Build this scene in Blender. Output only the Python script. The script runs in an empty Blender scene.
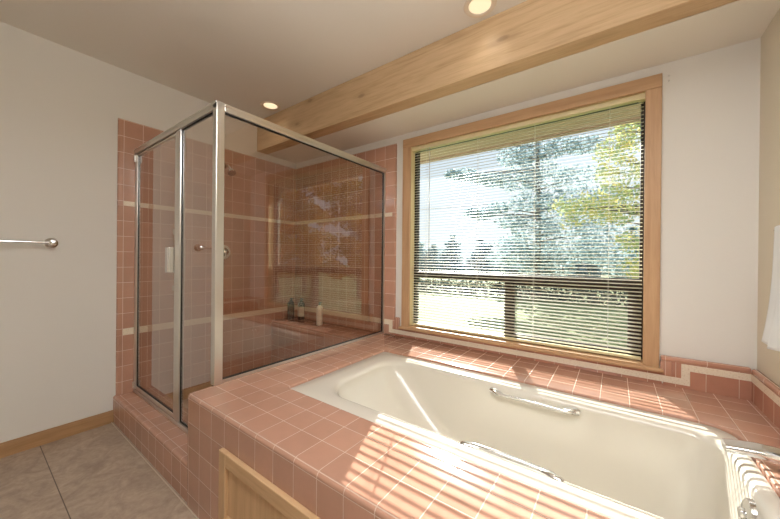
import bpy, bmesh, math, random
from mathutils import Vector, Matrix
C = bpy.context.scene.collection
rnd = random.Random(7)

# ------------------------------------------------------------------ helpers
def srgb(r, g, b):
    f = lambda c: (c/255/12.92 if c/255 <= .04045 else ((c/255+.055)/1.055)**2.4)
    return (f(r), f(g), f(b), 1)

def link(name, bm, mats, parent=None, smooth=None, **tags):
    me = bpy.data.meshes.new(name)
    bmesh.ops.recalc_face_normals(bm, faces=bm.faces[:])
    bm.to_mesh(me); bm.free()
    if not isinstance(mats, (list, tuple)): mats = [mats]
    for m in mats: me.materials.append(m)
    if smooth is not None:
        me.polygons.foreach_set('use_smooth', [True]*len(me.polygons))
        me.set_sharp_from_angle(angle=math.radians(smooth))
    o = bpy.data.objects.new(name, me); C.objects.link(o)
    if parent is not None:
        o.parent = parent
        o.matrix_parent_inverse = Matrix.Translation(-parent.location)
    for k, v in tags.items(): o[k] = v
    return o

def thing(name, loc, label, cat, group=None):
    o = bpy.data.objects.new(name, None); C.objects.link(o)
    o.location = loc; o.empty_display_size = .1
    o['label'] = label; o['category'] = cat
    if group: o['group'] = group
    return o

def box(bm, x0, x1, y0, y1, z0, z1, bev=0, seg=2, mi=0):
    r = bmesh.ops.create_cube(bm, size=1)
    vs = r['verts']
    bmesh.ops.scale(bm, verts=vs, vec=(x1-x0, y1-y0, z1-z0))
    bmesh.ops.translate(bm, verts=vs, vec=((x0+x1)/2, (y0+y1)/2, (z0+z1)/2))
    fs = list({f for v in vs for f in v.link_faces})
    for f in fs: f.material_index = mi
    if bev:
        es = list({e for v in vs for e in v.link_edges})
        bmesh.ops.bevel(bm, geom=es, offset=bev, segments=seg, profile=.5, affect='EDGES', clamp_overlap=True)

def bx(*a, **k):
    bm = bmesh.new(); box(bm, *a, **k); return bm

def tube(bm, pts, rad, n=12, cap=True, closed=False):
    """sweep a circle along pts; rad a number or list"""
    P = [Vector(p) for p in pts]
    R = rad if isinstance(rad, (list, tuple)) else [rad]*len(P)
    rings = []; up = None
    for i, p in enumerate(P):
        if i == 0: t = P[1]-P[0]
        elif i == len(P)-1: t = P[-1]-P[-2]
        else: t = (P[i+1]-P[i]).normalized()+(P[i]-P[i-1]).normalized()
        t.normalize()
        if up is None:
            up = t.orthogonal().normalized()
        up = (up - t*up.dot(t)).normalized()
        s = t.cross(up)
        rings.append([bm.verts.new(p+R[i]*(math.cos(2*math.pi*k/n)*up+math.sin(2*math.pi*k/n)*s)) for k in range(n)])
    for a, b in zip(rings, rings[1:]):
        for k in range(n):
            bm.faces.new((a[k], a[(k+1) % n], b[(k+1) % n], b[k]))
    if cap:
        bm.faces.new(rings[0][::-1]); bm.faces.new(rings[-1])

def lathe(bm, prof, center, axis='Z', n=32):
    """prof list of (r, h); h along the axis"""
    c = Vector(center); rings = []
    for r, h in prof:
        ring = []
        for k in range(n):
            a = 2*math.pi*k/n; u, v = r*math.cos(a), r*math.sin(a)
            d = {'Z': (u, v, h), 'X': (h, u, v), 'Y': (u, h, v)}[axis]
            ring.append(bm.verts.new(c+Vector(d)))
        rings.append(ring)
    for a, b in zip(rings, rings[1:]):
        for k in range(n):
            bm.faces.new((a[k], a[(k+1) % n], b[(k+1) % n], b[k]))
    if prof[0][0] > 1e-6: bm.faces.new(rings[0][::-1])
    if prof[-1][0] > 1e-6: bm.faces.new(rings[-1])
    bmesh.ops.remove_doubles(bm, verts=bm.verts[:], dist=1e-6)

def arc(c, r, a0, a1, n, plane='xz'):
    out = []
    for i in range(n+1):
        a = math.radians(a0+(a1-a0)*i/n)
        u, v = r*math.cos(a), r*math.sin(a)
        out.append({'xz': (c[0]+u, c[1], c[2]+v), 'yz': (c[0], c[1]+u, c[2]+v), 'xy': (c[0]+u, c[1]+v, c[2])}[plane])
    return out

# ------------------------------------------------------------------ materials
class N:
    def __init__(s, name):
        s.m = bpy.data.materials.new(name); s.m.use_nodes = True
        s.t = s.m.node_tree; s.t.nodes.clear()
        s.out = s.t.nodes.new('ShaderNodeOutputMaterial')
    def n(s, typ, **kw):
        o = s.t.nodes.new('ShaderNode'+typ)
        for k, v in kw.items():
            if k.startswith('i_'):
                key = k[2:]; key = int(key) if key.isdigit() else key.replace('_', ' ')
                s.set(o.inputs[key], v)
            else: setattr(o, k, v)
        return o
    def set(s, inp, v):
        if isinstance(v, bpy.types.NodeSocket): s.t.links.new(v, inp)
        else: inp.default_value = v
    def math(s, op, a, b=None, c=None):
        o = s.t.nodes.new('ShaderNodeMath'); o.operation = op
        s.set(o.inputs[0], a)
        if b is not None: s.set(o.inputs[1], b)
        if c is not None: s.set(o.inputs[2], c)
        return o.outputs[0]
    def mix(s, f, a, b):
        o = s.t.nodes.new('ShaderNodeMix'); o.data_type = 'RGBA'
        s.set(o.inputs[0], f); s.set(o.inputs[6], a); s.set(o.inputs[7], b)
        return o.outputs[2]
    def ramp(s, f, stops):
        o = s.t.nodes.new('ShaderNodeValToRGB'); s.set(o.inputs[0], f)
        e = o.color_ramp.elements
        while len(e) < len(stops): e.new(.5)
        for el, (p, c) in zip(e, stops): el.position = p; el.color = c
        return o.outputs[0]
    def noise(s, vec, scale, detail=3, rough=.5, dist=0):
        o = s.n('TexNoise'); s.set(o.inputs['Vector'], vec)
        o.inputs['Scale'].default_value = scale; o.inputs['Detail'].default_value = detail
        o.inputs['Roughness'].default_value = rough; o.inputs['Distortion'].default_value = dist
        return o.outputs[0]
    def pos(s): return s.n('NewGeometry').outputs['Position']
    def obj(s): return s.n('TexCoord').outputs['Object']
    def mapping(s, vec, scale=(1, 1, 1), loc=(0, 0, 0)):
        o = s.n('Mapping'); s.set(o.inputs[0], vec); o.inputs['Scale'].default_value = scale
        o.inputs['Location'].default_value = loc
        return o.outputs[0]
    def bump(s, h, dist=.001, strength=1):
        o = s.n('Bump'); s.set(o.inputs['Height'], h)
        o.inputs['Distance'].default_value = dist; o.inputs['Strength'].default_value = strength
        return o.outputs[0]
    def pbr(s, col, rough=.5, metal=0, normal=None, **kw):
        b = s.n('BsdfPrincipled'); s.set(b.inputs['Base Color'], col)
        s.set(b.inputs['Roughness'], rough); s.set(b.inputs['Metallic'], metal)
        if normal is not None: s.set(b.inputs['Normal'], normal)
        for k, v in kw.items(): s.set(b.inputs[k.replace('_', ' ')], v)
        s.t.links.new(b.outputs[0], s.out.inputs[0]); return s.m

def plain(name, col, rough=.5, metal=0, **kw): return N(name).pbr(col, rough, metal, **kw)

def tile_mat(name, pitch, phase, col=(186, 142, 121), grout=(208, 180, 160), w=.0019, rough=.12):
    """square glazed tile on every face; the two axes across the normal draw the joints"""
    s = N(name); g = s.n('NewGeometry')
    sp = s.n('SeparateXYZ'); s.set(sp.inputs[0], s.obj())
    sn = s.n('SeparateXYZ'); s.set(sn.inputs[0], g.outputs['True Normal'])
    mask = None; ids = []
    for i in range(3):
        q = s.math('DIVIDE', s.math('SUBTRACT', sp.outputs[i], phase[i]), pitch[i])
        fr = s.math('FRACT', q)
        d = s.math('MULTIPLY', s.math('MINIMUM', fr, s.math('SUBTRACT', 1.0, fr)), pitch[i])
        face = s.math('LESS_THAN', s.math('ABSOLUTE', sn.outputs[i]), .6)
        l = s.n('MapRange', interpolation_type='SMOOTHSTEP'); s.set(l.inputs[0], d)
        l.inputs[1].default_value = w*.45; l.inputs[2].default_value = w
        l.inputs[3].default_value = 1; l.inputs[4].default_value = 0
        m = s.math('MULTIPLY', l.outputs[0], face)
        mask = m if mask is None else s.math('MAXIMUM', mask, m)
        ids.append(s.math('MULTIPLY', s.math('FLOOR', q), face))
    cb = s.n('CombineXYZ')
    for i in range(3): s.set(cb.inputs[i], ids[i])
    wn = s.n('TexWhiteNoise', noise_dimensions='3D'); s.set(wn.inputs['Vector'], cb.outputs[0])
    v = s.math('MULTIPLY_ADD', wn.outputs['Value'], .16, .92)
    mot = s.noise(s.obj(), 14, 4, .6)
    v = s.math('MULTIPLY', v, s.math('MULTIPLY_ADD', mot, .24, .88))
    base = srgb(*col)
    hs = s.n('HueSaturation'); hs.inputs['Color'].default_value = base; s.set(hs.inputs['Value'], v)
    c = s.mix(mask, hs.outputs[0], srgb(*grout))
    r = s.math('MULTIPLY_ADD', mask, .5, rough)
    wav = s.noise(s.obj(), 9, 1)
    h = s.math('MULTIPLY_ADD', mask, -1.0, s.math('MULTIPLY', wav, .6))
    return s.pbr(c, r, normal=s.bump(h, .0012, .8), Specular_IOR_Level=.55)

def wood_mat(name, axis, col=(198, 152, 104), dark=(160, 112, 70), knots=True, rough=.45, seed=0, ks=2.6):
    s = N(name)
    sc = [14, 14, 14]; sc[axis] = .9
    off = (seed*1.7, seed*.9, seed*2.3)
    v = s.mapping(s.obj(), tuple(sc), off)
    n1 = s.noise(v, 2.2, 5, .6, .6)
    n2 = s.noise(s.mapping(s.obj(), tuple(x*6 for x in sc), off), 2.0, 2, .5)
    f = s.math('ADD', s.math('MULTIPLY', n1, .75), s.math('MULTIPLY', n2, .25))
    mid = tuple((a+b)/2 for a, b in zip(col, dark))
    c = s.ramp(f, [(.32, srgb(*mid)), (.5, srgb(*col)), (.7, srgb(*[min(255, x+12) for x in col]))])
    if knots:
        ksc = [ks*2.4]*3; ksc[axis] = ks
        vo = s.n('TexVoronoi', feature='F1'); s.set(vo.inputs['Vector'], s.mapping(s.obj(), tuple(ksc), off))
        vo.inputs['Scale'].default_value = 1
        k = s.ramp(vo.outputs['Distance'], [(.0, (1, 1, 1, 1)), (.07, (.9, .9, .9, 1)), (.13, (.3, .3, .3, 1)), (.34, (0, 0, 0, 1))])
        c = s.mix(s.math('MULTIPLY', k, .65), c, srgb(*[int(x*.78) for x in dark]))
    return s.pbr(c, rough, normal=s.bump(f, .0006, .4))

def glass_mat(name, tint, refl=1.0, ior=1.5, shadow=None):
    s = N(name)
    tr = s.n('BsdfTransparent'); tr.inputs[0].default_value = tint
    gl = s.n('BsdfGlossy'); gl.inputs['Roughness'].default_value = 0.0; gl.inputs[0].default_value = (1, 1, 1, 1)
    fr = s.n('Fresnel'); fr.inputs[0].default_value = ior
    g = s.n('NewGeometry')
    f = s.math('MULTIPLY', fr.outputs[0], refl)
    f = s.math('MULTIPLY', f, s.math('SUBTRACT', 1.0, g.outputs['Backfacing']))
    mx = s.n('MixShader'); s.set(mx.inputs[0], f); s.set(mx.inputs[1], tr.outputs[0]); s.set(mx.inputs[2], gl.outputs[0])
    s.t.links.new(mx.outputs[0], s.out.inputs[0]); return s.m

def emit_mat(name, col, strength):
    s = N(name); e = s.n('Emission'); e.inputs[0].default_value = col; e.inputs[1].default_value = strength
    s.t.links.new(e.outputs[0], s.out.inputs[0]); return s.m

def wall_mat(name, col):
    s = N(name)
    n = s.noise(s.obj(), 60, 5, .65)
    n2 = s.noise(s.obj(), 1.1, 2)
    c = s.mix(n2, srgb(*col), srgb(*[max(0, x-5) for x in col]))
    return s.pbr(c, .75, normal=s.bump(n, .0015, .35))

M = {}
M['wall'] = wall_mat('white_wall_paint', (228, 225, 219))
M['wall_cream'] = wall_mat('cream_wall_paint', (220, 211, 192))
M['ceil'] = wall_mat('ceiling_paint', (232, 228, 220))
PT = .108
M['tile_deck'] = tile_mat('pink_tile_deck', (PT, PT, .1075), (1.98, -1.385, .386))
M['tile_low'] = tile_mat('pink_tile_low', (PT, PT, .1073), (1.211, -.587, .588), grout=(226, 202, 184))
M['tile_mid'] = tile_mat('pink_tile_mid', (PT, PT, .1073), (1.211, -.587, 1.491), grout=(226, 202, 184))
M['tile_up'] = tile_mat('pink_tile_up', (PT, PT, .112), (1.211, -.587, 1.522), grout=(226, 202, 184))
M['tile_splash'] = tile_mat('pink_tile_splash', (PT, PT, 5.0), (3.144, -.587, 2.9), col=(182, 130, 108))
M['tile_cap'] = tile_mat('pink_tile_cap', (.15, .15, 5.0), (3.147, -.02, 2.9), col=(188, 140, 118))
M['tile_curb'] = tile_mat('pink_tile_curb', (PT, .082, .1), (1.226, -1.462, .157))
s = N('cream_border_tile')
nn = s.noise(s.obj(), 140, 3, .7)
sp = s.n('SeparateXYZ'); s.set(sp.inputs[0], s.obj())
M['border'] = s.pbr(s.ramp(nn, [(.3, srgb(200, 168, 140)), (.42, srgb(228, 214, 192)), (.6, srgb(236, 224, 204)), (.7, srgb(208, 182, 152))]), .25, normal=s.bump(nn, .001, .4))
M['beam'] = wood_mat('pine_beam', 0, (200, 170, 132), (162, 128, 92), seed=2, ks=3.2)
M['casing_x'] = wood_mat('pine_casing_horizontal', 0, (191, 154, 116), (168, 128, 90), knots=False, seed=1)
M['casing_z'] = wood_mat('pine_casing_vertical', 2, (194, 156, 118), (170, 130, 92), knots=False, seed=3)
M['jamb'] = wood_mat('pale_jamb_paint', 2, (232, 214, 168), (222, 204, 158), knots=False, seed=4)
M['base'] = wood_mat('baseboard_pine', 1, (176, 138, 98), (144, 108, 70), knots=False, seed=5)
M['panel_x'] = wood_mat('panel_rail_pine', 0, (200, 164, 124), (174, 136, 98), knots=False, seed=6)
M['panel_z'] = wood_mat('panel_stile_pine', 2, (200, 164, 124), (174, 136, 98), knots=False, seed=7)
M['chrome'] = plain('chrome', (.78, .78, .78, 1), .12, 1)
M['alu'] = plain('satin_aluminium', (.72, .70, .66, 1), .28, 1)
M['gasket'] = plain('black_gasket', (.012, .012, .012, 1), .6)
M['bronze'] = plain('dark_bronze_frame', srgb(48, 40, 34), .4, .3)
M['tub'] = plain('biscuit_enamel', srgb(214, 208, 196), .16, Coat_Weight=.3, Coat_Roughness=.05)
M['pan'] = plain('shower_pan_beige', srgb(200, 180, 155), .35)
M['glass_shower'] = glass_mat('bronze_tinted_glass', (.895, .845, .795, 1), 2.5)
M['glass_door'] = glass_mat('door_tinted_glass', (.90, .86, .81, 1), 1.9)
M['glass_win'] = glass_mat('window_glass', (.96, .98, .98, 1), .7)
s = N('blind_slat_vinyl')
b = s.n('BsdfPrincipled'); b.inputs['Base Color'].default_value = srgb(240, 237, 224); b.inputs['Roughness'].default_value = .45
a = s.n('BsdfTranslucent'); a.inputs[0].default_value = srgb(236, 234, 226)
mx = s.n('MixShader'); mx.inputs[0].default_value = .72
s.t.links.new(b.outputs[0], mx.inputs[1]); s.t.links.new(a.outputs[0], mx.inputs[2]); s.t.links.new(mx.outputs[0], s.out.inputs[0])
M['slat'] = s.m
M['rail'] = plain('blind_rail_cream', srgb(226, 214, 172), .35)
M['cord'] = plain('white_cord', srgb(235, 235, 230), .7)
s = N('insect_screen')
a = s.n('BsdfTransparent'); b = s.n('BsdfDiffuse'); b.inputs[0].default_value = srgb(120, 120, 118)
mx = s.n('MixShader'); mx.inputs[0].default_value = .1
s.t.links.new(a.outputs[0], mx.inputs[1]); s.t.links.new(b.outputs[0], mx.inputs[2]); s.t.links.new(mx.outputs[0], s.out.inputs[0])
M['screen'] = s.m
# floor: mottled beige stone-look sheet with fine joints
s = N('floor_stone_tile')
n1 = s.noise(s.obj(), 9, 6, .65, 1.2); n2 = s.noise(s.obj(), 45, 4, .6)
f = s.math('ADD', s.math('MULTIPLY', n1, .7), s.math('MULTIPLY', n2, .3))
c = s.ramp(f, [(.34, srgb(150, 131, 114)), (.5, srgb(172, 153, 135)), (.66, srgb(190, 172, 153))])
sp = s.n('SeparateXYZ'); s.set(sp.inputs[0], s.obj()); mask = None
for i, (ph, pit) in enumerate(((1.36, 1.4), (-1.83, .457))):
    q = s.math('FRACT', s.math('DIVIDE', s.math('SUBTRACT', sp.outputs[i], ph), pit))
    d = s.math('MULTIPLY', s.math('MINIMUM', q, s.math('SUBTRACT', 1.0, q)), pit)
    m = s.math('LESS_THAN', d, .002); mask = m if mask is None else s.math('MAXIMUM', mask, m)
c = s.mix(mask, c, srgb(96, 82, 70))
M['floor'] = s.pbr(c, .42, normal=s.bump(s.math('SUBTRACT', f, mask), .001, .5))
# towel
s = N('white_terry')
n = s.noise(s.obj(), 380, 3, .6)
M['towel'] = s.pbr(srgb(232, 234, 236), .9, normal=s.bump(n, .003, .8))
M['caulk'] = plain('pale_caulk', srgb(205, 190, 172), .6)
M['lamp'] = emit_mat('warm_lamp_lens', (1, .74, .46, 1), .95)
M['lamp_trim'] = plain('lamp_trim_white', srgb(226, 214, 196), .4)
M['fill_glow'] = emit_mat('added_fill_glow', (.98, .985, 1, 1), 9.4)  # glow of the added fill light out of view

# ------------------------------------------------------------------ the room
W = 3.31; HC = 2.44; HS = 2.152; YB = -4.0
OX0, OX1, OZ0, OZ1 = 1.455, 2.912, .605, 2.034      # window opening
T = .15
st = dict(kind='structure')
link('floor', bx(-T, W+T, YB-T, .0, -.1, 0), M['floor'], **st)
link('ceiling', bx(-T, W+T, YB-T, -.344, HC, HC+.12), M['ceil'], **st)
link('ceiling', bx(-T, W+T, -.344, T, HS, HC+.12), M['ceil'], **st)
link('wall_left', bx(-T, 0, YB-T, T, 0, HC), M['wall'], **st)
link('wall_right', bx(W, W+T, YB-T, T, 0, HC), M['wall_cream'], **st)
link('wall_back', bx(0, W, YB-T, YB, 0, HC), M['wall'], **st)
bm = bmesh.new()
box(bm, 0, OX0-.012, 0, T, 0, HS); box(bm, OX1+.012, W, 0, T, 0, HS)
box(bm, OX0-.012, OX1+.012, 0, T, 0, OZ0-.03); box(bm, OX0-.012, OX1+.012, 0, T, OZ1+.012, HS)
link('wall_window', bm, M['wall'], **st)
bm = bmesh.new(); box(bm, 0, .013, YB, -1.485, 0, .074); box(bm, 0, .009, YB, -1.485, .074, .082, bev=.002)
link('baseboard_left', bm, M['base'], **st)

# beam
link('ceiling_beam', bx(0, W, -.454, -.344, HS+.001, HC, bev=.004), M['beam'],
     label='thick knotty pine beam running across the ceiling above the window', category='beam')

# window casing / stool / jambs
cs = thing('window_casing', (2.18, 0, OZ0), 'pine window casing with sill framing the large bathroom window', 'window trim')
cy = -.019
link('casing_board', bx(1.388, OX0+.004, cy, 0, .592, OZ1-.004, bev=.003), M['casing_z'], cs)
link('casing_board', bx(OX1-.004, 2.974, cy, 0, .592, OZ1-.004, bev=.003), M['casing_z'], cs)
link('casing_board', bx(1.388, 2.974, cy-.001, 0, OZ1-.004, 2.099, bev=.003), M['casing_x'], cs)
bm = bmesh.new(); box(bm, 1.375, 2.99, -.042, 0, .574, .594, bev=.006, seg=3); box(bm, OX0, OX1, -.03, .12, .58, OZ0-.002, bev=.002)
link('sill', bm, M['casing_x'], cs)
bm = bmesh.new()
box(bm, OX0-.012, OX0, 0, .13, OZ0-.02, OZ1+.012); box(bm, OX1, OX1+.012, 0, .13, OZ0-.02, OZ1+.012)
box(bm, OX0, OX1, 0, .13, OZ1, OZ1+.012)
link('jamb_lining', bm, M['jamb'], cs)

# window frame (dark bronze aluminium)
F0, F1 = .062, .115
wn = bmesh.new()
fw = .017
box(wn, OX0, OX0+fw, F0, F1, OZ0, OZ1); box(wn, OX1-fw, OX1, F0, F1, OZ0, OZ1)
box(wn, OX0+fw, OX1-fw, F0, F1, OZ0, OZ0+.02); box(wn, OX0+fw, OX1-fw, F0, F1, OZ1-fw, OZ1)
box(wn, OX0+fw, OX1-fw, F0, F1, .988, 1.040)
box(wn, 2.176, 2.226, F0, F1, OZ0+.02, .988)
win = link('window_1', wn, M['bronze'], **st)
bm = bmesh.new()
box(bm, 2.226, 2.240, .070, .095, .640, .975); box(bm, 2.846, OX1-fw, .070, .095, .640, .975)
box(bm, 2.226, OX1-fw, .070, .095, .625, .642); box(bm, 2.226, OX1-fw, .070, .095, .970, .988)
link('sliding_sash', bm, M['bronze'], win)
for a in ((OX0+fw, OX1-fw, 1.04, OZ1-fw), (OX0+fw, 2.176, OZ0+.02, .988), (2.240, 2.846, .642, .970)):
    link('pane', bx(a[0], a[1], .088, .092, a[2], a[3]), M['glass_win'], win)
link('insect_screen', bx(2.228, 2.886, .104, .1045, .626, .987), M['screen'], win)

# blind
bl = thing('mini_blind', (2.18, .03, OZ1), 'white aluminium mini blind lowered over the whole window, slats open', 'blind')
BX0, BX1 = OX0+.012, OX1-.008
yc = .030; pitch = .0207; depth = .0245
z0, z1 = .640, 2.0
bm = bmesh.new(); nS = int((z1-z0)/pitch)
tilt = math.radians(11)
for i in range(nS+1):
    z = z0+i*pitch; prof = []
    for j in range(5):
        u = (j/4-.5); yy = u*depth; zz = .0022*(1-4*u*u)
        prof.append((yy*math.cos(tilt), zz+yy*math.sin(tilt)))
    ring = prof
    jx = rnd.uniform(-.0015, .0015)
    A = [bm.verts.new((BX0+jx, yc+y, z+q)) for y, q in ring]; B = [bm.verts.new((BX1+jx, yc+y, z+q)) for y, q in ring]
    n = len(ring)
    for k in range(n-1): bm.faces.new((A[k], A[k+1], B[k+1], B[k]))
link('slats', bm, M['slat'], bl, smooth=40)
bm = bmesh.new(); box(bm, OX0+.003, OX1-.003, yc-.020, yc+.020, 2.003, OZ1-.002, bev=.002)
box(bm, OX0+.002, OX0+.03, yc-.023, yc+.02, 1.999, OZ1-.001, bev=.002); box(bm, OX1-.03, OX1-.002, yc-.023, yc+.02, 1.999, OZ1-.001, bev=.002)
link('headrail', bm, M['rail'], bl)
link('bottom_rail', bx(BX0, BX1, yc-.0125, yc+.0125, .608, .624, bev=.004, seg=3), M['rail'], bl)
for cx in (1.585, 1.996, 2.366, 2.756):
    bm = bmesh.new()
    for dy in (-.0135, .0135): tube(bm, [(cx, yc+dy, .62), (cx, yc+dy, 2.005)], .0009, 6)
    link('ladder_cord', bm, M['cord'], bl)
bm = bmesh.new(); tube(bm, [(1.62, yc-.022, 2.0), (1.622, yc-.024, 1.15)], .003, 8)
link('tilt_wand', bm, plain('clear_wand', (.8, .82, .8, 1), .1, Transmission_Weight=.6), bl)

# ------------------------------------------------------------------ tile surrounds
HT = 2.089
def fields(parent, a, b, axis):
    """stack three tile fields and two borders on the left wall (axis 0) or the window wall (axis 1)"""
    lo = 0.0 if axis == 0 else .40
    for z0_, z1_, m in ((lo, .588, 'tile_low'), (.634, 1.491, 'tile_mid'), (1.522, HT, 'tile_up')):
        bm = bmesh.new()
        if axis == 0: box(bm, 0, .02, a, b, z0_, z1_)
        else: box(bm, a, b, -.02, 0, z0_, z1_)
        # round the free edge
        es = []
        for e in bm.edges:
            p, q = e.verts[0].co, e.verts[1].co
            if axis == 0 and abs(p.y-a) < 1e-5 and abs(q.y-a) < 1e-5 and abs(p.x-.02) < 1e-5 and abs(q.x-.02) < 1e-5: es.append(e)
            if axis == 1 and abs(p.x-b) < 1e-5 and abs(q.x-b) < 1e-5 and abs(p.y+.02) < 1e-5 and abs(q.y+.02) < 1e-5: es.append(e)
            if z1_ == HT and abs(p.z-HT) < 1e-5 and abs(q.z-HT) < 1e-5 and ((axis == 0 and abs(p.x-.02) < 1e-5 and abs(q.x-.02) < 1e-5) or (axis == 1 and abs(p.y+.02) < 1e-5 and abs(q.y+.02) < 1e-5)): es.append(e)
        bmesh.ops.bevel(bm, geom=es, offset=.012, segments=4, profile=.5, affect='EDGES')
        link('tile_field', bm, M[m], parent, smooth=50)

tl = thing('shower_wall_tile', (0, -.75, 0), 'pink glazed tile on left wall of the shower, behind the shower head and valve', 'wall tile')
fields(tl, -1.481, 0, 0)
bm = bmesh.new(); box(bm, 0, .0215, -1.452, 0, 1.491, 1.522); box(bm, 0, .02, -1.481, -1.452, 1.491, 1.522, mi=1)
link('border_tile', bm, [M['border'], M['tile_up']], tl)
bm = bmesh.new(); box(bm, 0, .0215, -1.452, 0, .588, .634); box(bm, 0, .02, -1.481, -1.452, .588, .634, mi=1)
link('border_tile', bm, [M['border'], M['tile_mid']], tl)
tw = thing('shower_wall_tile', (.66, 0, .4), 'pink glazed tile on the window wall inside the shower, above the bench with bottles', 'wall tile')
fields(tw, .0215, 1.319, 1)
bm = bmesh.new(); box(bm, .0215, 1.290, -.0215, 0, 1.491, 1.522); box(bm, 1.290, 1.319, -.02, 0, 1.491, 1.522, mi=1)
link('border_tile', bm, [M['border'], M['tile_up']], tw)
bm = bmesh.new(); box(bm, .0215, 1.303, -.0215, 0, .592, .634); box(bm, 1.303, 1.319, -.02, 0, .588, .634, mi=1)
box(bm, 1.267, 1.303, -.0215, 0, .528, .592)
link('border_tile', bm, [M['border'], M['tile_mid']], tw)

# backsplash around the tub
bs = thing('tub_backsplash', (2.3, 0, .513), 'low stepped pink backsplash tile with cream border around the tub deck', 'wall tile')
bm = bmesh.new()
box(bm, 1.319, 2.984, -.02, 0, .513, .574); box(bm, 2.99, W, -.02, 0, .513, .640)
box(bm, W-.02, W, -1.50, -.02, .513, .640)
link('tile_field', bm, M['tile_splash'], bs)
bm = bmesh.new()
box(bm, 1.303, 3.056, -.0215, -.0005, .528, .560)
box(bm, 3.056, 3.088, -.0215, -.0005, .528, .632)
box(bm, 3.088, W-.0215, -.0215, -.0005, .600, .632)
box(bm, W-.0215, W, -1.50, -.0215, .600, .632)
link('border_tile', bm, M['border'], bs)
for a_, bv in (((2.978, 3.022, -.024, -.0003, .560, .634), .004), ((2.978, W-.02, -.024, -.0003, .634, .660), .009),
               ((W-.024, W, -1.50, -.0245, .634, .660), .009), ((1.322, 1.366, -.024, -.0003, .560, .660), .009)):
    link('cap_tile', bx(*a_, bev=bv, seg=4), M['tile_cap'], bs, smooth=50)

# ------------------------------------------------------------------ tub deck
hd = .513; DX0 = 1.2; DY0 = -1.502
TX0, TX1, TY0, TY1 = 1.509, 3.155, -1.183, -.405
dk = thing('tub_deck', (2.25, -.75, 0), 'pink tiled raised deck surrounding the sunken bathtub', 'tub deck')
bm = bmesh.new()
def quadring(z):
    o = [bm.verts.new((x, y, z)) for x, y in ((DX0, DY0), (W-.0005, DY0), (W-.0005, -.0005), (DX0, -.0005))]
    i = [bm.verts.new((x, y, z)) for x, y in ((TX0, TY0), (TX1, TY0), (TX1, TY1), (TX0, TY1))]
    return o, i
to, ti = quadring(hd); bo, bi = quadring(0.0005)
for k in range(4):
    j = (k+1) % 4
    bm.faces.new((to[k], to[j], ti[j], ti[k])); bm.faces.new((bo[j], bo[k], bi[k], bi[j]))
    bm.faces.new((bo[k], bo[j], to[j], to[k])); bm.faces.new((bi[j], bi[k], ti[k], ti[j]))
def E_(v, w):
    for e in v.link_edges:
        if e.other_vert(v) is w: return e
bmesh.ops.bevel(bm, geom=[E_(ti[1], bi[1]), E_(ti[2], bi[2])], offset=.085, segments=8, profile=.5, affect='EDGES')
bmesh.ops.bevel(bm, geom=[E_(ti[0], bi[0]), E_(ti[3], bi[3])] if ti[0].is_valid else [], offset=.012, segments=3, profile=.5, affect='EDGES')
es = [e for e in bm.edges if all(abs(v.co.z-hd) < 1e-5 for v in e.verts) and
      all(TX0-.01 < v.co.x < TX1+.01 and TY0-.01 < v.co.y < TY1+.01 for v in e.verts) and len(e.link_faces) == 2 and any(abs(f.normal.z) < .5 or f.calc_center_median().z < hd-.01 for f in e.link_faces)]
bmesh.ops.bevel(bm, geom=es, offset=.007, segments=3, profile=.5, affect='EDGES')
es = [e for e in bm.edges if (all(abs(v.co.z-hd) < 1e-5 for v in e.verts) and (all(abs(v.co.y-DY0) < 1e-5 for v in e.verts) or all(abs(v.co.x-DX0) < 1e-5 for v in e.verts)))
      or (all(abs(v.co.x-DX0) < 1e-5 and abs(v.co.y-DY0) < 1e-5 for v in e.verts))]
bmesh.ops.bevel(bm, geom=es, offset=.018, segments=5, profile=.5, affect='EDGES')
link('deck_tile', bm, M['tile_deck'], dk, smooth=45)

# bench, pan and curb of the shower
bench = link('shower_bench', bx(.0215, DX0-.0005, -.30, -.0205, .0805, hd, bev=.006), M['tile_deck'], smooth=45,
             label='tiled bench ledge at the back of the shower under the bottles', category='bench')
pan = link('shower_pan', bx(.0215, DX0-.001, -1.33, -.001, .001, .08), M['pan'],
           label='beige shower floor pan inside the glass enclosure', category='shower pan')
bm = bx(.0005, DX0-.001, -1.494, -1.331, .0005, .178)
es = [e for e in bm.edges if all(abs(v.co.z-.178) < 1e-5 for v in e.verts) and abs(e.verts[0].co.y-e.verts[1].co.y) < 1e-5]
bmesh.ops.bevel(bm, geom=es, offset=.014, segments=4, profile=.5, affect='EDGES')
link('shower_curb', bm, M['tile_curb'], smooth=45, label='low pink tiled curb below the shower door', category='curb')
link('trim_1', bx(.0135, 3.3, -1.506, -1.5025, 0.0002, .004), M['caulk'], kind='structure')

# ------------------------------------------------------------------ bathtub
tb = thing('bathtub', (2.3, -.8, .05), 'biscuit coloured enamel soaking tub sunken in the pink tiled deck', 'bathtub')
def rrect(x0, x1, y0, y1, r, n=10):
    """rounded rectangle; r = (x0y0, x1y0, x1y1, x0y1)"""
    r = [r]*4 if not isinstance(r, (tuple, list)) else r
    cs_ = [((x0+r[0], y0+r[0]), r[0], 180), ((x1-r[1], y0+r[1]), r[1], 270), ((x1-r[2], y1-r[2]), r[2], 0), ((x0+r[3], y1-r[3]), r[3], 90)]
    out = []
    for (cx, cyy), rr, a0 in cs_:
        for i in range(n+1):
            a = math.radians(a0+90*i/n); out.append((cx+rr*math.cos(a), cyy+rr*math.sin(a)))
    # densify straight sides
    res = []
    L = len(out)
    for i in range(L):
        p, q = out[i], out[(i+1) % L]; res.append(p)
        if i % (n+1) == n:
            for k in range(1, 12): res.append((p[0]+(q[0]-p[0])*k/12, p[1]+(q[1]-p[1])*k/12))
    return res
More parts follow.
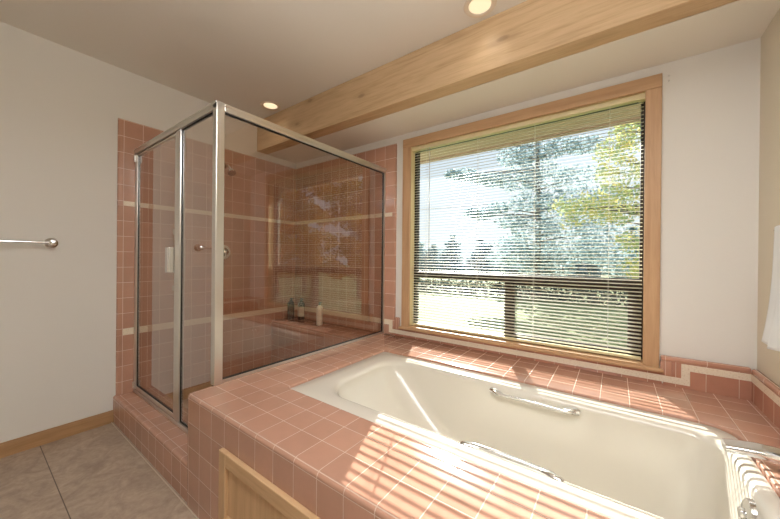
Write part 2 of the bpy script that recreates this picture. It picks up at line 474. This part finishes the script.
g = .0015
X0, X1, Y0, Y1 = TX0+g, TX1-g, TY0+g, TY1-g
rings = [(X0, X1, Y0, Y1, (.012, .084, .084, .012), .430), (X0, X1, Y0, Y1, (.012, .084, .084, .012), .500),
         (X0+.004, X1-.004, Y0+.004, Y1-.004, (.014, .084, .084, .014), .5035)]
RL = (.17, .10, .10, .15)
ix0, ix1, iy0, iy1 = 1.590, 3.128, -1.100, -.480
rings += [(ix0-.012, ix1+.008, iy0-.010, iy1+.010, RL, .5035), (ix0, ix1, iy0, iy1, RL, .5025)]
for t in range(1, 9):          # lip rolls over
    a = math.radians(90*t/8)
    d = .028*math.sin(a); z = .5025-.028*(1-math.cos(a))
    rings.append((ix0+d*1.8, ix1-d, iy0+d, iy1-d, RL, z))
bxl, bxr, byn, byf = ix0+.05, ix1-.028, iy0+.028, iy1-.028
for t in range(1, 13):         # walls, the left one a sloping back
    u = t/12; z = .4745-u*.33
    rings.append((bxl+.34*u**1.25, bxr-.07*u, byn+.045*u, byf-.045*u, tuple(q+.05*u*(1 if q < .12 else .5) for q in RL), z))
l = rings[-1]
for t in range(1, 7):          # floor fillet
    a = math.radians(90*t/6); d = .07*(1-math.cos(a)); zz = l[5]-.07*math.sin(a)
    rings.append((l[0]+d*1.3, l[1]-d, l[2]+d, l[3]-d, tuple(q*.9 for q in l[4]), zz))
bm = bmesh.new(); prev = None
for x0, x1, y0, y1, r, z in rings:
    vs = [bm.verts.new((x, y, z)) for x, y in rrect(x0, x1, y0, y1, r)]
    if prev:
        for k in range(len(vs)): bm.faces.new((prev[k], prev[(k+1) % len(vs)], vs[(k+1) % len(vs)], vs[k]))
    prev = vs
bm.faces.new(prev)
link('basin', bm, M['tub'], tb, smooth=60)
# overflow plate + its knob on the end wall
bm = bmesh.new(); lathe(bm, [(.0001, -.030), (.030, -.029), (.042, -.022), (.045, -.004), (.045, .012)], (3.112, -.838, .440), 'X')
ov = link('overflow_plate', bm, M['chrome'], tb, smooth=40)
bm = bmesh.new(); lathe(bm, [(.0001, -.040), (.014, -.039), (.016, -.034), (.012, -.028)], (3.112, -.838, .440), 'X', 20)
ov2 = link('overflow_knob', bm, M['chrome'], tb, smooth=40)
# grab handles on long walls
def grab(y, sgn, xa, xb, z, out=.038):
    bm = bmesh.new(); n = 28; pts = []; rad = []
    for i in range(n+1):
        u = i/n
        e = min(u, 1-u)/.09
        d = out*math.sin(min(1, e)*math.pi/2)
        pts.append((xa+(xb-xa)*u, y+sgn*d, z+.004*math.sin(math.pi*u))); rad.append(.0085+.003*(1-min(1, e)))
    tube(bm, pts, rad, 14)
    for xe in (xa, xb):
        k = 1 if xe == xa else -1
        pr_ = [(xe-k*.014, y-sgn*.004, z), (xe-k*.006, y+sgn*.006, z), (xe+k*.022, y+sgn*.014, z), (xe+k*.05, y+sgn*.022, z+.001)]
        tube(bm, pr_, [.005, .014, .015, .008], 14)
    return bm
link('grab_handle', grab(-.508, -1, 2.285, 2.655, .470), M['chrome'], tb, smooth=50)
link('grab_handle', grab(-1.098, 1, 2.37, 2.66, .494, .028), M['chrome'], tb, smooth=50)

# tub spout on the right end of the deck
bm = bmesh.new()
secs = [(3.262, .030, .548, .045), (3.252, .036, .552, .048), (3.235, .036, .570, .030), (3.19, .034, .582, .024), (3.13, .031, .585, .020), (3.085, .028, .580, .019), (3.062, .026, .576, .018)]
prev = None
ySP = -.738
for i, (x, hw, zc, hh) in enumerate(secs):
    ring = []
    for k in range(20):
        a = 2*math.pi*k/20; cu, su = math.cos(a), math.sin(a)
        yy = math.copysign(abs(cu)**.6, cu)*hw*1.1; zz = math.copysign(abs(su)**.6, su)*hh*.7
        ring.append(bm.verts.new((x, ySP+yy, zc+zz)))
    if prev:
        for k in range(20): bm.faces.new((prev[k], prev[(k+1) % 20], ring[(k+1) % 20], ring[k]))
    else: bm.faces.new(ring[::-1])
    prev = ring
bm.faces.new(prev)
sp_ = thing('tub_spout', (3.24, ySP, hd), 'chrome tub spout reaching over the right end of the tub', 'faucet')
link('spout_body', bm, M['chrome'], sp_, smooth=50)
bm = bmesh.new(); lathe(bm, [(.040, .0005), (.040, .006), (.034, .012), (.03, .03)], (3.24, ySP, hd), 'Z')
link('base_flange', bm, M['chrome'], sp_, smooth=40)

# ------------------------------------------------------------------ access panel
ap = thing('access_panel', (2.3, DY0, .09), 'raised-frame pine access panel on the front of the pink tub deck', 'panel')
px0, px1, pz0, pz1 = 1.545, 3.05, .088, .390; y0, y1 = DY0-.020, DY0-.0005
link('stile', bx(px0, px0+.05, y0, y1, pz0, pz1, bev=.003), M['panel_z'], ap)
link('stile', bx(px1-.05, px1, y0, y1, pz0, pz1, bev=.003), M['panel_z'], ap)
link('rail', bx(px0+.05, px1-.05, y0, y1, pz1-.052, pz1, bev=.003), M['panel_x'], ap)
link('rail', bx(px0+.05, px1-.05, y0, y1, pz0, pz0+.062, bev=.003), M['panel_x'], ap)
link('inset_board', bx(px0+.05, px1-.05, y1-.007, y1, pz0+.062, pz1-.052), M['panel_z'], ap)

# ------------------------------------------------------------------ shower enclosure
en = thing('shower_enclosure', (.6, -1.375, .182), 'aluminium framed glass shower enclosure with hinged door', 'shower enclosure')
PX = 1.206; PYE = -1.375; ZT = 1.895; zc = .1785
link('corner_post', bx(PX-.020, PX+.020, PYE-.018, PYE+.022, hd+.0005, ZT-.001, bev=.003), M['alu'], en)
bm = bmesh.new(); box(bm, PX-.017, PX+.017, PYE+.022, -.0205, ZT-.040, ZT, bev=.003)
box(bm, PX+.017, PX+.021, PYE+.022, -.0205, ZT-.014, ZT-.002, bev=.001)
link('header', bm, M['alu'], en)
bm = bmesh.new(); box(bm, .0205, PX+.02, PYE-.018, PYE+.018, ZT-.036, ZT, bev=.003)
box(bm, .0205, PX+.02, PYE-.022, PYE-.018, ZT-.012, ZT-.002, bev=.001)
link('header', bm, M['alu'], en)
link('wall_channel', bx(.0205, .044, PYE-.014, PYE+.014, zc, ZT-.036, bev=.002), M['alu'], en)
link('wall_channel', bx(PX-.013, PX+.013, -.038, -.0205, hd+.0005, ZT-.04, bev=.002), M['alu'], en)
link('sill_track', bx(.0205, DX0-.004, PYE-.016, PYE+.016, zc, zc+.022, bev=.003), M['alu'], en)
link('sill_track', bx(PX-.010, PX+.010, PYE+.022, -.038, hd+.0005, hd+.016, bev=.002), M['alu'], en)
# middle strike post
link('strike_post', bx(.734, .796, PYE-.014, PYE+.014, zc+.022, ZT-.036, bev=.004), M['alu'], en)
# fixed panes with black gaskets
def pane_xz(x0, x1, z0_, z1_, y, m, parent, gk=.006):
    link('glass_pane', bx(x0, x1, y-.003, y+.003, z0_, z1_), M[m], parent)
    bm = bmesh.new()
    for a in ((x0, x0+gk, z0_, z1_), (x1-gk, x1, z0_, z1_), (x0, x1, z0_, z0_+gk), (x0, x1, z1_-gk, z1_)):
        box(bm, a[0], a[1], y-.006, y+.006, a[2], a[3])
    link('gasket', bm, M['gasket'], parent)
pane_xz(.796, DX0-.018, zc+.022, ZT-.036, PYE, 'glass_shower', en)
gy0, gy1, gz0, gz1 = PYE+.022, -.038, hd+.016, ZT-.04
link('glass_pane', bx(PX-.003, PX+.003, gy0, gy1, gz0, gz1), M['glass_shower'], en)
bm = bmesh.new(); gk = .006
for a in ((gy0, gy0+gk, gz0, gz1), (gy1-gk, gy1, gz0, gz1), (gy0, gy1, gz0, gz0+gk), (gy0, gy1, gz1-gk, gz1)):
    box(bm, PX-.006, PX+.006, a[0], a[1], a[2], a[3])
link('gasket', bm, M['gasket'], en)
# door
dx0, dx1, dz0, dz1 = 0.047, .730, zc+.026, ZT-.042
yd = PYE-.002
dr = bmesh.new()
box(dr, dx0, dx0+.020, yd-.012, yd+.012, dz0, dz1, bev=.003); box(dr, dx1-.014, dx1, yd-.010, yd+.010, dz0, dz1, bev=.003)
box(dr, dx0+.02, dx1-.014, yd-.010, yd+.010, dz0, dz0+.022, bev=.002); box(dr, dx0+.02, dx1-.014, yd-.010, yd+.010, dz1-.012, dz1, bev=.002)
door = link('door', dr, M['alu'], en)
link('glass_pane', bx(dx0+.02, dx1-.014, yd-.003, yd+.003, dz0+.022, dz1-.012), M['glass_door'], door)
bm = bmesh.new()
for a in ((dx0+.02, dx0+.026, dz0+.022, dz1-.012), (dx1-.018, dx1-.014, dz0+.022, dz1-.012), (dx0+.02, dx1-.014, dz0+.022, dz0+.028)):
    box(bm, a[0], a[1], yd-.006, yd+.006, a[2], a[3])
link('gasket', bm, M['gasket'], door)
bm = bmesh.new()
box(bm, .672, .712, yd-.042, yd-.026, 1.045, 1.192, bev=.004); box(bm, .708, .722, yd-.036, yd-.010, 1.045, 1.192, bev=.003)
link('pull_handle', bm, M['chrome'], door)
bm = bmesh.new()
pts = [(.665, yd+.012, 1.285)]+[(.665, yd+.012+.045*math.sin(math.pi/2*i/6), 1.285-.05*(1-math.cos(math.pi/2*i/6))) for i in range(1, 7)]
pts += [(.665, yd+.057, 1.0)]+[(.665, yd+.012+.045*math.cos(math.pi/2*i/6), 1.0-.05*math.sin(math.pi/2*i/6)) for i in range(1, 7)]
tube(bm, pts, .010, 12)
for z in (1.285, .95):
    lathe(bm, [(.016, -.008), (.016, .002), (.008, .006)], (.665, yd+.012, z), 'Y', 20)
link('towel_pull', bm, M['alu'], door, smooth=50)
for z in (dz1-.03, dz0+.03):
    bm = bmesh.new()
    box(bm, dx0-.003, dx0+.03, yd-.018, yd-.012, z-.022, z+.022, bev=.002)
    tube(bm, [(dx0+.004, yd-.020, z-.022), (dx0+.004, yd-.020, z+.022)], .006, 10)
    link('pivot_hinge', bm, M['alu'], door)

# shower head and valve
sh = thing('wall_shower', (.02, -.775, 1.93), 'small chrome shower head on a bent arm high on the tiled wall', 'shower head')
bm = bmesh.new(); tube(bm, [(.02, -.775, 1.935), (.07, -.775, 1.935), (.10, -.775, 1.925), (.125, -.775, 1.900)], .009, 12)
link('arm', bm, M['chrome'], sh, smooth=50)
bm = bmesh.new(); lathe(bm, [(.028, .0005), (.028, .004), (.012, .012)], (.0205, -.775, 1.935), 'X', 24)
link('flange', bm, M['chrome'], sh, smooth=40)
bm = bmesh.new(); tube(bm, [(.12, -.775, 1.905), (.130, -.775, 1.893), (.139, -.775, 1.881), (.158, -.775, 1.855), (.166, -.775, 1.846)], [.011, .014, .018, .033, .031], 20)
link('spray_face', bm, M['chrome'], sh, smooth=50)
sv = thing('shower_valve', (.02, -.772, 1.184), 'round white and chrome shower valve on the tiled wall', 'valve')
bm = bmesh.new(); lathe(bm, [(.062, .0005), (.062, .005), (.052, .012), (.040, .014)], (.0205, -.772, 1.184), 'X')
link('escutcheon', bm, plain('valve_white', srgb(226, 222, 214), .2), sv, smooth=40)
bm = bmesh.new(); lathe(bm, [(.038, .012), (.036, .022), (.022, .028), (.022, .055), (.014, .06)], (.0205, -.772, 1.184), 'X')
tube(bm, [(.065, -.772, 1.184), (.07, -.772, 1.145), (.072, -.772, 1.118)], [.009, .007, .006], 12)
link('lever', bm, M['chrome'], sv, smooth=40)

# bottles on the bench
def bottle(name, x, y, r, h, mat, label, capmat, group=None, labelmat=None, ribbon=False):
    t = thing(name, (x, y, hd), label, 'bottle', group)
    bm = bmesh.new()
    lathe(bm, [(.0001, 0.0006), (r*.9, .0006), (r, .006), (r, h*.74), (r*.9, h*.80), (r*.5, h*.85), (r*.36, h*.87), (r*.36, h*.90)], (x, y, hd), 'Z', 28)
    link('bottle_body', bm, mat, t, smooth=40)
    bm = bmesh.new(); lathe(bm, [(r*.44, h*.88), (r*.44, h*.93), (r*.2, h*.94), (r*.2, h*.975)], (x, y, hd), 'Z', 20)
    box(bm, x-r*.3, x+r*.95, y-r*.25, y+r*.25, hd+h*.965, hd+h, bev=.002)
    link('pump', bm, capmat, t, smooth=40)
    if labelmat:
        bm = bmesh.new(); n = 14; aa = [math.radians(-125+150*i/n) for i in range(n+1)]
        lo = [bm.verts.new((x+(r+.0006)*math.cos(a), y+(r+.0006)*math.sin(a), hd+h*.16)) for a in aa]
        hi = [bm.verts.new((x+(r+.0006)*math.cos(a), y+(r+.0006)*math.sin(a), hd+h*.60)) for a in aa]
        for i in range(n): bm.faces.new((lo[i], lo[i+1], hi[i+1], hi[i]))
        link('paper_label', bm, labelmat, t, smooth=40)
    return t
dkb = plain('dark_green_plastic', srgb(34, 40, 34), .25); blk = plain('black_cap', srgb(28, 32, 40), .4)
wht = plain('white_plastic', srgb(235, 232, 222), .35); lbl = plain('cream_paper_label', srgb(196, 190, 172), .6)
blu = plain('navy_cap', srgb(40, 50, 84), .4)
bottle('pump_bottle', .100, -.125, .034, .215, dkb, 'dark pump bottle with no pale label, left of the other dark bottle on the bench', blk)
bottle('pump_bottle', .205, -.080, .034, .215, dkb, 'dark pump bottle with a pale label beside the other dark bottle', blk, labelmat=lbl)
bottle('lotion_bottle', .556, -.145, .029, .215, wht, 'white lotion bottle with a navy top standing alone on the shower bench', blu)

# ------------------------------------------------------------------ towel bar left, towel right
tbz = 1.214
tbar = thing('towel_bar', (0, -1.79, tbz), 'chrome towel bar on the white wall left of the shower', 'towel bar')
for y in (-1.79, -2.40):
    bm = bmesh.new(); lathe(bm, [(.030, .0), (.030, .005), (.018, .012), (.012, .02), (.012, .050), (.018, .058), (.018, .078), (.0001, .084)], (0, y, tbz), 'X', 28)
    link('bracket', bm, M['chrome'], tbar, smooth=40)
bm = bmesh.new(); tube(bm, [(.068, -1.795, tbz), (.068, -2.395, tbz)], .0085, 16)
link('bar', bm, M['chrome'], tbar, smooth=50)

ty0 = -.41
rb = thing('towel_bar', (W, -.3, 1.252), 'short chrome towel bar holding a white towel on the right wall', 'towel bar')
for y in (ty0, -.90):
    bm = bmesh.new(); lathe(bm, [(.022, .0), (.022, -.005), (.010, -.012), (.010, -.05), (.013, -.055), (.0001, -.066)], (W, y, 1.252), 'X', 24)
    link('bracket', bm, M['chrome'], rb, smooth=40)
bm = bmesh.new(); tube(bm, [(W-.052, ty0, 1.252), (W-.052, -.90, 1.252)], .006, 14)
link('bar', bm, M['chrome'], rb, smooth=50)
bm = bmesh.new(); cols = []
ny, nz = 40, 36
def tow(u, v, side):
    flare = (v**3)*.05
    y = (ty0-.012)+flare*(1-u)-u*(.40+.02*math.sin(v*3))
    fold = .008*math.sin(u*16+.6)*(.25+v)+.004*math.sin(u*37+v*4)*v
    x = (W-.052)-(.0135+.004*v)*side+fold*(.8 if side > 0 else .4)-(.012*v if side > 0 else -.0)
    drop = .42 if side > 0 else .36
    z = 1.258-v*drop-.012*v*math.sin(u*7+1)*v-(.018*(1-u)**4)*v*-1
    return Vector((min(x, W-.012), y, z))
for i in range(ny+1):
    u = i/ny; col_ = []
    for j in range(nz, 0, -1): col_.append(bm.verts.new(tow(u, j/nz, 1)))
    p = tow(u, 0, 1)
    for k in range(1, 8):
        a = math.pi*k/8; col_.append(bm.verts.new((W-.052-.0135*math.cos(a), p.y, 1.258+.0085*math.sin(a))))
    for j in range(1, nz+1): col_.append(bm.verts.new(tow(u, j/nz, -1)))
    cols.append(col_)
for a, b in zip(cols, cols[1:]):
    for k in range(len(a)-1): bm.faces.new((a[k], a[k+1], b[k+1], b[k]))
bm.normal_update()
tw_ = link('hanging_towel', bm, M['towel'], smooth=80, label='white towel hanging folded over a bar on the right wall', category='towel')
sm = tw_.modifiers.new('thickness', 'SOLIDIFY'); sm.thickness = .005; sm.offset = 0

# ------------------------------------------------------------------ lamps
def can(x, y, label, grp='recessed ceiling lights'):
    t = thing('recessed_light', (x, y, HC), label, 'ceiling light', grp)
    bm = bmesh.new(); lathe(bm, [(.056, -.0005), (.056, -.003), (.064, -.007), (.078, -.006), (.082, -.0005)], (x, y, HC), 'Z', 40)
    link('trim_ring', bm, M['lamp_trim'], t, smooth=40)
    bm = bmesh.new(); lathe(bm, [(.0001, -.004), (.040, -.0035), (.0555, -.0015)], (x, y, HC), 'Z', 32)
    link('lens', bm, M['lamp'], t, smooth=40)
    l = bpy.data.lights.new('can_spot', 'SPOT'); l.energy = 1.6; l.color = (1, .93, .84); l.spot_size = math.radians(118); l.spot_blend = .9; l.shadow_soft_size = .05
    o = bpy.data.objects.new('spot_lamp', l); C.objects.link(o); o.location = (0, 0, -.012); o.parent = t
can(.385, -.562, 'recessed round ceiling light above the shower, at the left end of the pine beam')
can(2.215, -.560, 'recessed round ceiling light beside the beam, near the top edge of the picture')
# added fill light above the frame, brightens the room, no known fixture there
fx, fy = 2.60, -1.92
t = thing('added_fill_light', (fx, fy, HC), 'unseen fill light added above the frame, a glowing box on two rods', 'fill light')
bm = bmesh.new(); box(bm, fx-.60, fx-.52, fy-.04, fy+.04, HC-.02, HC-.0005, bev=.003); tube(bm, [(fx-.56, fy, HC-.01), (fx-.56, fy, 2.101)], .005, 10)
link('rod', bm, M['alu'], t)
bm = bmesh.new(); box(bm, fx+.52, fx+.60, fy-.04, fy+.04, HC-.02, HC-.0005, bev=.003); tube(bm, [(fx+.56, fy, HC-.01), (fx+.56, fy, 2.101)], .005, 10)
link('rod', bm, M['alu'], t)
link('fill_box', bx(fx-.61, fx+.61, fy-.24, fy+.24, 2.035, 2.10, bev=.012), M['fill_glow'], t)

# two tiny screws above right casing corner
for z in (2.083, 2.058):
    bm = bmesh.new(); lathe(bm, [(.0035, 0.0), (.0035, -.003), (.0001, -.005)], (3.000, 0, z), 'Y', 12)
    link('wall_screw', bm, M['alu'], label='tiny %s screw in the white wall beside the top right casing corner' % ('upper' if z > 2.07 else 'lower'), category='screw', group='wall screws')

# ------------------------------------------------------------------ outside
s = N('sunlit_lawn')
n1 = s.noise(s.obj(), .35, 4, .6); n2 = s.noise(s.obj(), 22, 4, .7)
f = s.math('ADD', s.math('MULTIPLY', n1, .6), s.math('MULTIPLY', n2, .4))
M['lawn'] = s.pbr(s.ramp(f, [(.35, srgb(98, 110, 60)), (.5, srgb(120, 132, 72)), (.68, srgb(142, 148, 92))]), .9)
link('lawn', bx(-70, 60, .151, 90, -.75, -.65), M['lawn'], kind='structure')
M['soffit'] = wood_mat('eave_boards', 0, (176, 152, 128), (156, 132, 108), knots=False, seed=9)
bm = bmesh.new(); box(bm, -1.5, 5.5, .151, .74, 2.172, 2.20); box(bm, -1.5, 5.5, .74, .77, 2.15, 2.34)
link('roof_eave', bm, M['soffit'], label='yellowish wooden roof eave outside above the window', category='eave')

def foliage_mat(name, a, b, c_):
    s = N(name); v = s.n('TexWhiteNoise', noise_dimensions='3D')
    q = s.n('VectorMath', operation='FLOOR'); mp = s.mapping(s.obj(), (7, 7, 7)); s.set(q.inputs[0], mp); s.set(v.inputs['Vector'], q.outputs[0])
    col = s.ramp(v.outputs['Value'], [(.1, srgb(*a)), (.5, srgb(*b)), (.9, srgb(*c_))])
    d = s.n('BsdfDiffuse'); s.set(d.inputs[0], col); tr = s.n('BsdfTranslucent'); s.set(tr.inputs[0], col)
    mx = s.n('MixShader'); mx.inputs[0].default_value = .5
    s.t.links.new(d.outputs[0], mx.inputs[1]); s.t.links.new(tr.outputs[0], mx.inputs[2]); s.t.links.new(mx.outputs[0], s.out.inputs[0])
    return s.m
M['f_con'] = foliage_mat('hazed_needles', (136, 160, 166), (168, 188, 192), (204, 216, 220))  # haze painted into the needles: paler and bluer than bare foliage
M['f_yel'] = foliage_mat('yellowing_leaves', (186, 206, 160), (226, 228, 160), (250, 232, 150))
M['f_gol'] = foliage_mat('golden_leaves', (150, 120, 50), (196, 160, 62), (216, 182, 88))
M['f_far'] = foliage_mat('hazed_distant_needles', (150, 172, 176), (166, 186, 190), (184, 200, 204))  # distance haze mixed into the foliage colour
M['f_hedge'] = foliage_mat('hedge_leaves', (62, 76, 76), (76, 88, 86), (92, 102, 98))
M['bark'] = plain('grey_brown_bark', srgb(128, 122, 116), .9)

def leaves(bm, c, r, n, size, R, flat=1.0):
    for _ in range(n):
        while True:
            d = Vector((R.uniform(-1, 1), R.uniform(-1, 1), R.uniform(-1, 1)))
            if d.length < 1: break
        p = Vector(c)+Vector((d.x*r, d.y*r, d.z*r*flat))
        a = Vector((R.gauss(0, 1), R.gauss(0, 1), R.gauss(0, 1))).normalized(); b = a.orthogonal().normalized()
        if R.random() < .5: b = a.cross(b)
        sz = size*R.uniform(.6, 1.3)
        v = [bm.verts.new(p+a*sz), bm.verts.new(p+b*sz*.5), bm.verts.new(p-a*sz), bm.verts.new(p-b*sz*.5)]
        bm.faces.new(v)

def tree(name, base, trunk_top, tr, blobs, mat, label, cat='tree', size=.1, seed=1, branches=(), group=None, dens=1.0):
    t = thing(name, base, label, cat, group); R = random.Random(seed)
    bm = bmesh.new(); b = Vector(base); tp = Vector(trunk_top)
    tube(bm, [b, b.lerp(tp, .4)+Vector((.05, 0, 0)), b.lerp(tp, .75)-Vector((.04, 0, 0)), tp], [tr, tr*.8, tr*.5, tr*.15], 8)
    for p0, p1 in branches:
        p0 = Vector(p0); p1 = Vector(p1)
        tube(bm, [p0, p0.lerp(p1, .5)+Vector((0, 0, .08)), p1], [tr*.35, tr*.22, tr*.08], 6)
    link('trunk', bm, M['bark'], t, smooth=60)
    bm = bmesh.new()
    for (x, y, z, r, n, fl) in blobs: leaves(bm, (x, y, z), r, int(n*dens), size, R, fl)
    link('foliage', bm, mat, t)
    return t

G = -.65
R = random.Random(11)
# big conifer, layered branches (about y = 11)
bl_ = []; br = []
for (x, y, z, r) in ((-3.2, 11, 5.0, .45), (-2.6, 11, 4.9, .5), (-2.0, 11.2, 4.7, .5), (-1.4, 11, 4.5, .55),
                     (-2.3, 11, 3.2, .4), (-1.8, 11, 3.1, .5), (-1.2, 11, 3.3, .5), (-.7, 11, 2.7, .6),
                     (-1.3, 11, 5.9, .35), (-.8, 11, 6.2, .5), (0, 11, 6.2, .9), (-.6, 11.3, 5.4, .8), (.2, 11, 5.2, .9),
                     (-.3, 11, 4.3, .9), (.6, 11, 4.3, .9), (0, 11, 3.4, .8), (.9, 11, 3.3, .9), (.2, 11, 2.4, .9), (1.2, 11, 2.4, .9), (-.6, 11.2, 1.8, .8),
                     (.4, 11, 1.5, .9), (1.5, 11.2, 1.5, .9), (1.1, 11, 5.4, .6), (.6, 11, 7.2, .6), (2.3, 11.5, 2.2, .9), (2.6, 11.5, 1.4, .9)):
    bl_.append((x, y, z, r, 330*r/.6, .55)); br.append(((.35, 11, z-.35), (x, y, z-.08)))
KK = 1.32
def away(p_): return (2.788+(p_[0]-2.788)*KK, -2.114+(p_[1]+2.114)*KK, 1.137+(p_[2]-1.137)*KK)
for q_ in ((-.2, 11.4, 1.2, .9), (.8, 11.4, .9, .8), (2.0, 11.4, 3.0, .9), (1.6, 11.4, 4.2, .9), (2.5, 11.6, 3.4, .8), (1.4, 11.4, 6.4, .6), (.2, 11.4, .9, .7), (3.0, 11.6, 1.0, .8), (-1.2, 11.3, 1.2, .6), (1.8, 11.4, 5.4, .6)):
    bl_.append((q_[0], q_[1], q_[2], q_[3], 330*q_[3]/.6, .6)); br.append(((.35, 11, q_[2]-.35), q_[:3]))
bl_ = [away(b_[:3])+(b_[3]*KK, b_[4]*1.1, b_[5]) for b_ in bl_]; br = [(away(a_), away(b_)) for a_, b_ in br]
tree('conifer_tree', away((.35, 11, 0))[:2]+(G,), away((.3, 11, 8.2)), .15, bl_, M['f_con'], 'large hazy blue-green conifer with layered branches beyond the lawn', size=.10, seed=3, branches=br)
# yellowing tree close at the right
bl_ = []; br = []; RY = random.Random(2)
for _ in range(150):
    z = RY.uniform(.6, 4.9); edge = 3.05-.55*math.exp(-((z-3.2)/1.3)**2)-(1.0 if abs(z-2.35) < .3 else 0)
    x = edge+abs(RY.gauss(0, 1.0)); y = 7+RY.uniform(-.6, .7); rr_ = RY.uniform(.16, .42)
    bl_.append((x, y, z, rr_, 200*rr_, .7))
    if _ % 4 == 0: br.append(((4.25, 7.1, z-.5), (x, y, z-.03)))
tree('yellowing_tree', (4.3, 7.1, G), (4.2, 7.1, 5.2), .11, bl_, M['f_yel'], 'yellowing leafy tree at the right side of the window view', size=.055, seed=5, dens=.85, branches=br)
# golden trees further right, seen mirrored in the shower glass
for k, (x, y, h, nm) in enumerate(((9.0, 8.5, 5.2, 'golden tree far right outside, seen mirrored at left in the shower glass'),
                                   (12.5, 8.2, 5.8, 'golden tree outside seen mirrored in middle of the shower glass'),
                                   (16.1, 9.0, 5.0, 'golden tree outside seen mirrored at right in the shower glass'))):
    bl_ = []; br = []
    for _ in range(26):
        a = R.uniform(0, 6.28); rr = R.uniform(.2, 1.35); zz = R.uniform(G+1.2, G+h)
        bl_.append((x+rr*math.cos(a), y+rr*math.sin(a), zz, R.uniform(.45, .75), 380, .8)); br.append(((x, y, zz-.5), (x+rr*math.cos(a), y+rr*math.sin(a), zz)))
    tree('golden_tree', (x, y, G), (x, y, G+h*.95), .13, bl_, M['f_gol'], nm, size=.085, seed=20+k, branches=br, group='golden trees at the side of the lawn')
# distant tree line
xs = [-50, -44, -39, -34.5, -30.5, -27, -23.5, -20, -17, -13.5, -10, -6.5, -3, .5, 4, 8, 12, 17, 23, 30]
for k, x in enumerate(xs):
    h = [4.4, 3.6, 4.6, 3.9, 5.0, 4.0, 4.5, 5.0, 3.8, 4.8, 4.3, 5.2, 4.6, 4.2, 5.0, 5.6, 6.0, 6.6, 7, 7][k]; y = 34+R.uniform(-2, 2); bl_ = []
    for q in range(5):
        u = q/4; rr = 1.6*(1-u)**.6+.35
        bl_.append((x+R.uniform(-.3, .3), y, G+.9+u*(h-1.1), rr, 560*(1-u)+60, .42))
    tree('distant_tree', (x, y, G), (x, y, G+h), .18, bl_, M['f_far'], 'hazy blue-green tree in the distant row behind the lawn', size=.26, seed=40+k, group='distant row of trees')
# dark hedge across the lawn
R2 = random.Random(5); bm = bmesh.new(); x = -22
while x < 9:
    leaves(bm, (x, 13.2+R2.uniform(-.1, .1), G+.33), .6, 130, .10, R2, .7); x += .5
link('garden_hedge', bm, M['f_hedge'], label='long dark hedge at the far edge of the lawn', category='hedge')
bm = bmesh.new(); pts = [(-30+i*4, 24, 6.2-.04*(1-((i-8)/8)**2)*6-.02*i) for i in range(17)]
tube(bm, pts, .012, 5); link('overhead_cable', bm, M['gasket'], label='thin overhead cable crossing the sky at left of the window view', category='cable')

# ------------------------------------------------------------------ light
w = bpy.data.worlds.new('sky'); bpy.context.scene.world = w; w.use_nodes = True
t = w.node_tree; bg = t.nodes['Background']
tc = t.nodes.new('ShaderNodeTexCoord'); sx = t.nodes.new('ShaderNodeSeparateXYZ'); rp = t.nodes.new('ShaderNodeValToRGB')
t.links.new(tc.outputs['Generated'], sx.inputs[0]); t.links.new(sx.outputs[2], rp.inputs[0]); t.links.new(rp.outputs[0], bg.inputs[0])
e = rp.color_ramp.elements; e[0].position = 0; e[0].color = (.92, .97, 1, 1); e[1].position = .7; e[1].color = (.50, .68, 1, 1)
m_ = e.new(.25); m_.color = (.84, .93, 1, 1)
bg.inputs[1].default_value = .78
sd = Vector((.441, -1, -.525)).normalized()
l = bpy.data.lights.new('sun', 'SUN'); l.energy = 12.5; l.angle = math.radians(.2); l.color = (1, .96, .88)
o = bpy.data.objects.new('sun', l); C.objects.link(o); o.rotation_euler = sd.to_track_quat('-Z', 'Y').to_euler(); o.location = (0, 5, 6)

# ------------------------------------------------------------------ camera
cam = bpy.data.cameras.new('camera'); co = bpy.data.objects.new('camera', cam); C.objects.link(co)
yaw, pit, rol, f = .6269, -.0018, .0096, 311.245
cyw, syw = math.cos(yaw), math.sin(yaw); cp, sp2 = math.cos(pit), math.sin(pit); cr, sr = math.cos(rol), math.sin(rol)
fw_ = Vector((-syw*cp, cyw*cp, sp2)); r0 = Vector((cyw, syw, 0)); u0 = r0.cross(fw_)
rr = cr*r0+sr*u0; uu = -sr*r0+cr*u0
mt = Matrix((rr, uu, -fw_)).transposed().to_4x4(); mt.translation = (2.788, -2.114, 1.1367)
co.matrix_world = mt
cam.sensor_width = 36; cam.sensor_fit = 'HORIZONTAL'; cam.lens = f*36/780; cam.clip_start = .02; cam.clip_end = 400
sc = bpy.context.scene; sc.camera = co
sc.view_settings.view_transform = 'Standard'; sc.view_settings.look = 'None'; sc.view_settings.gamma = 1; sc.view_settings.use_curve_mapping = False
sc.view_settings.exposure = 0.42
sc.cycles.use_denoising = True
sc.cycles.max_bounces = 12; sc.cycles.diffuse_bounces = 5; sc.cycles.transparent_max_bounces = 24
sc.cycles.sample_clamp_indirect = 6; sc.cycles.caustics_refractive = False
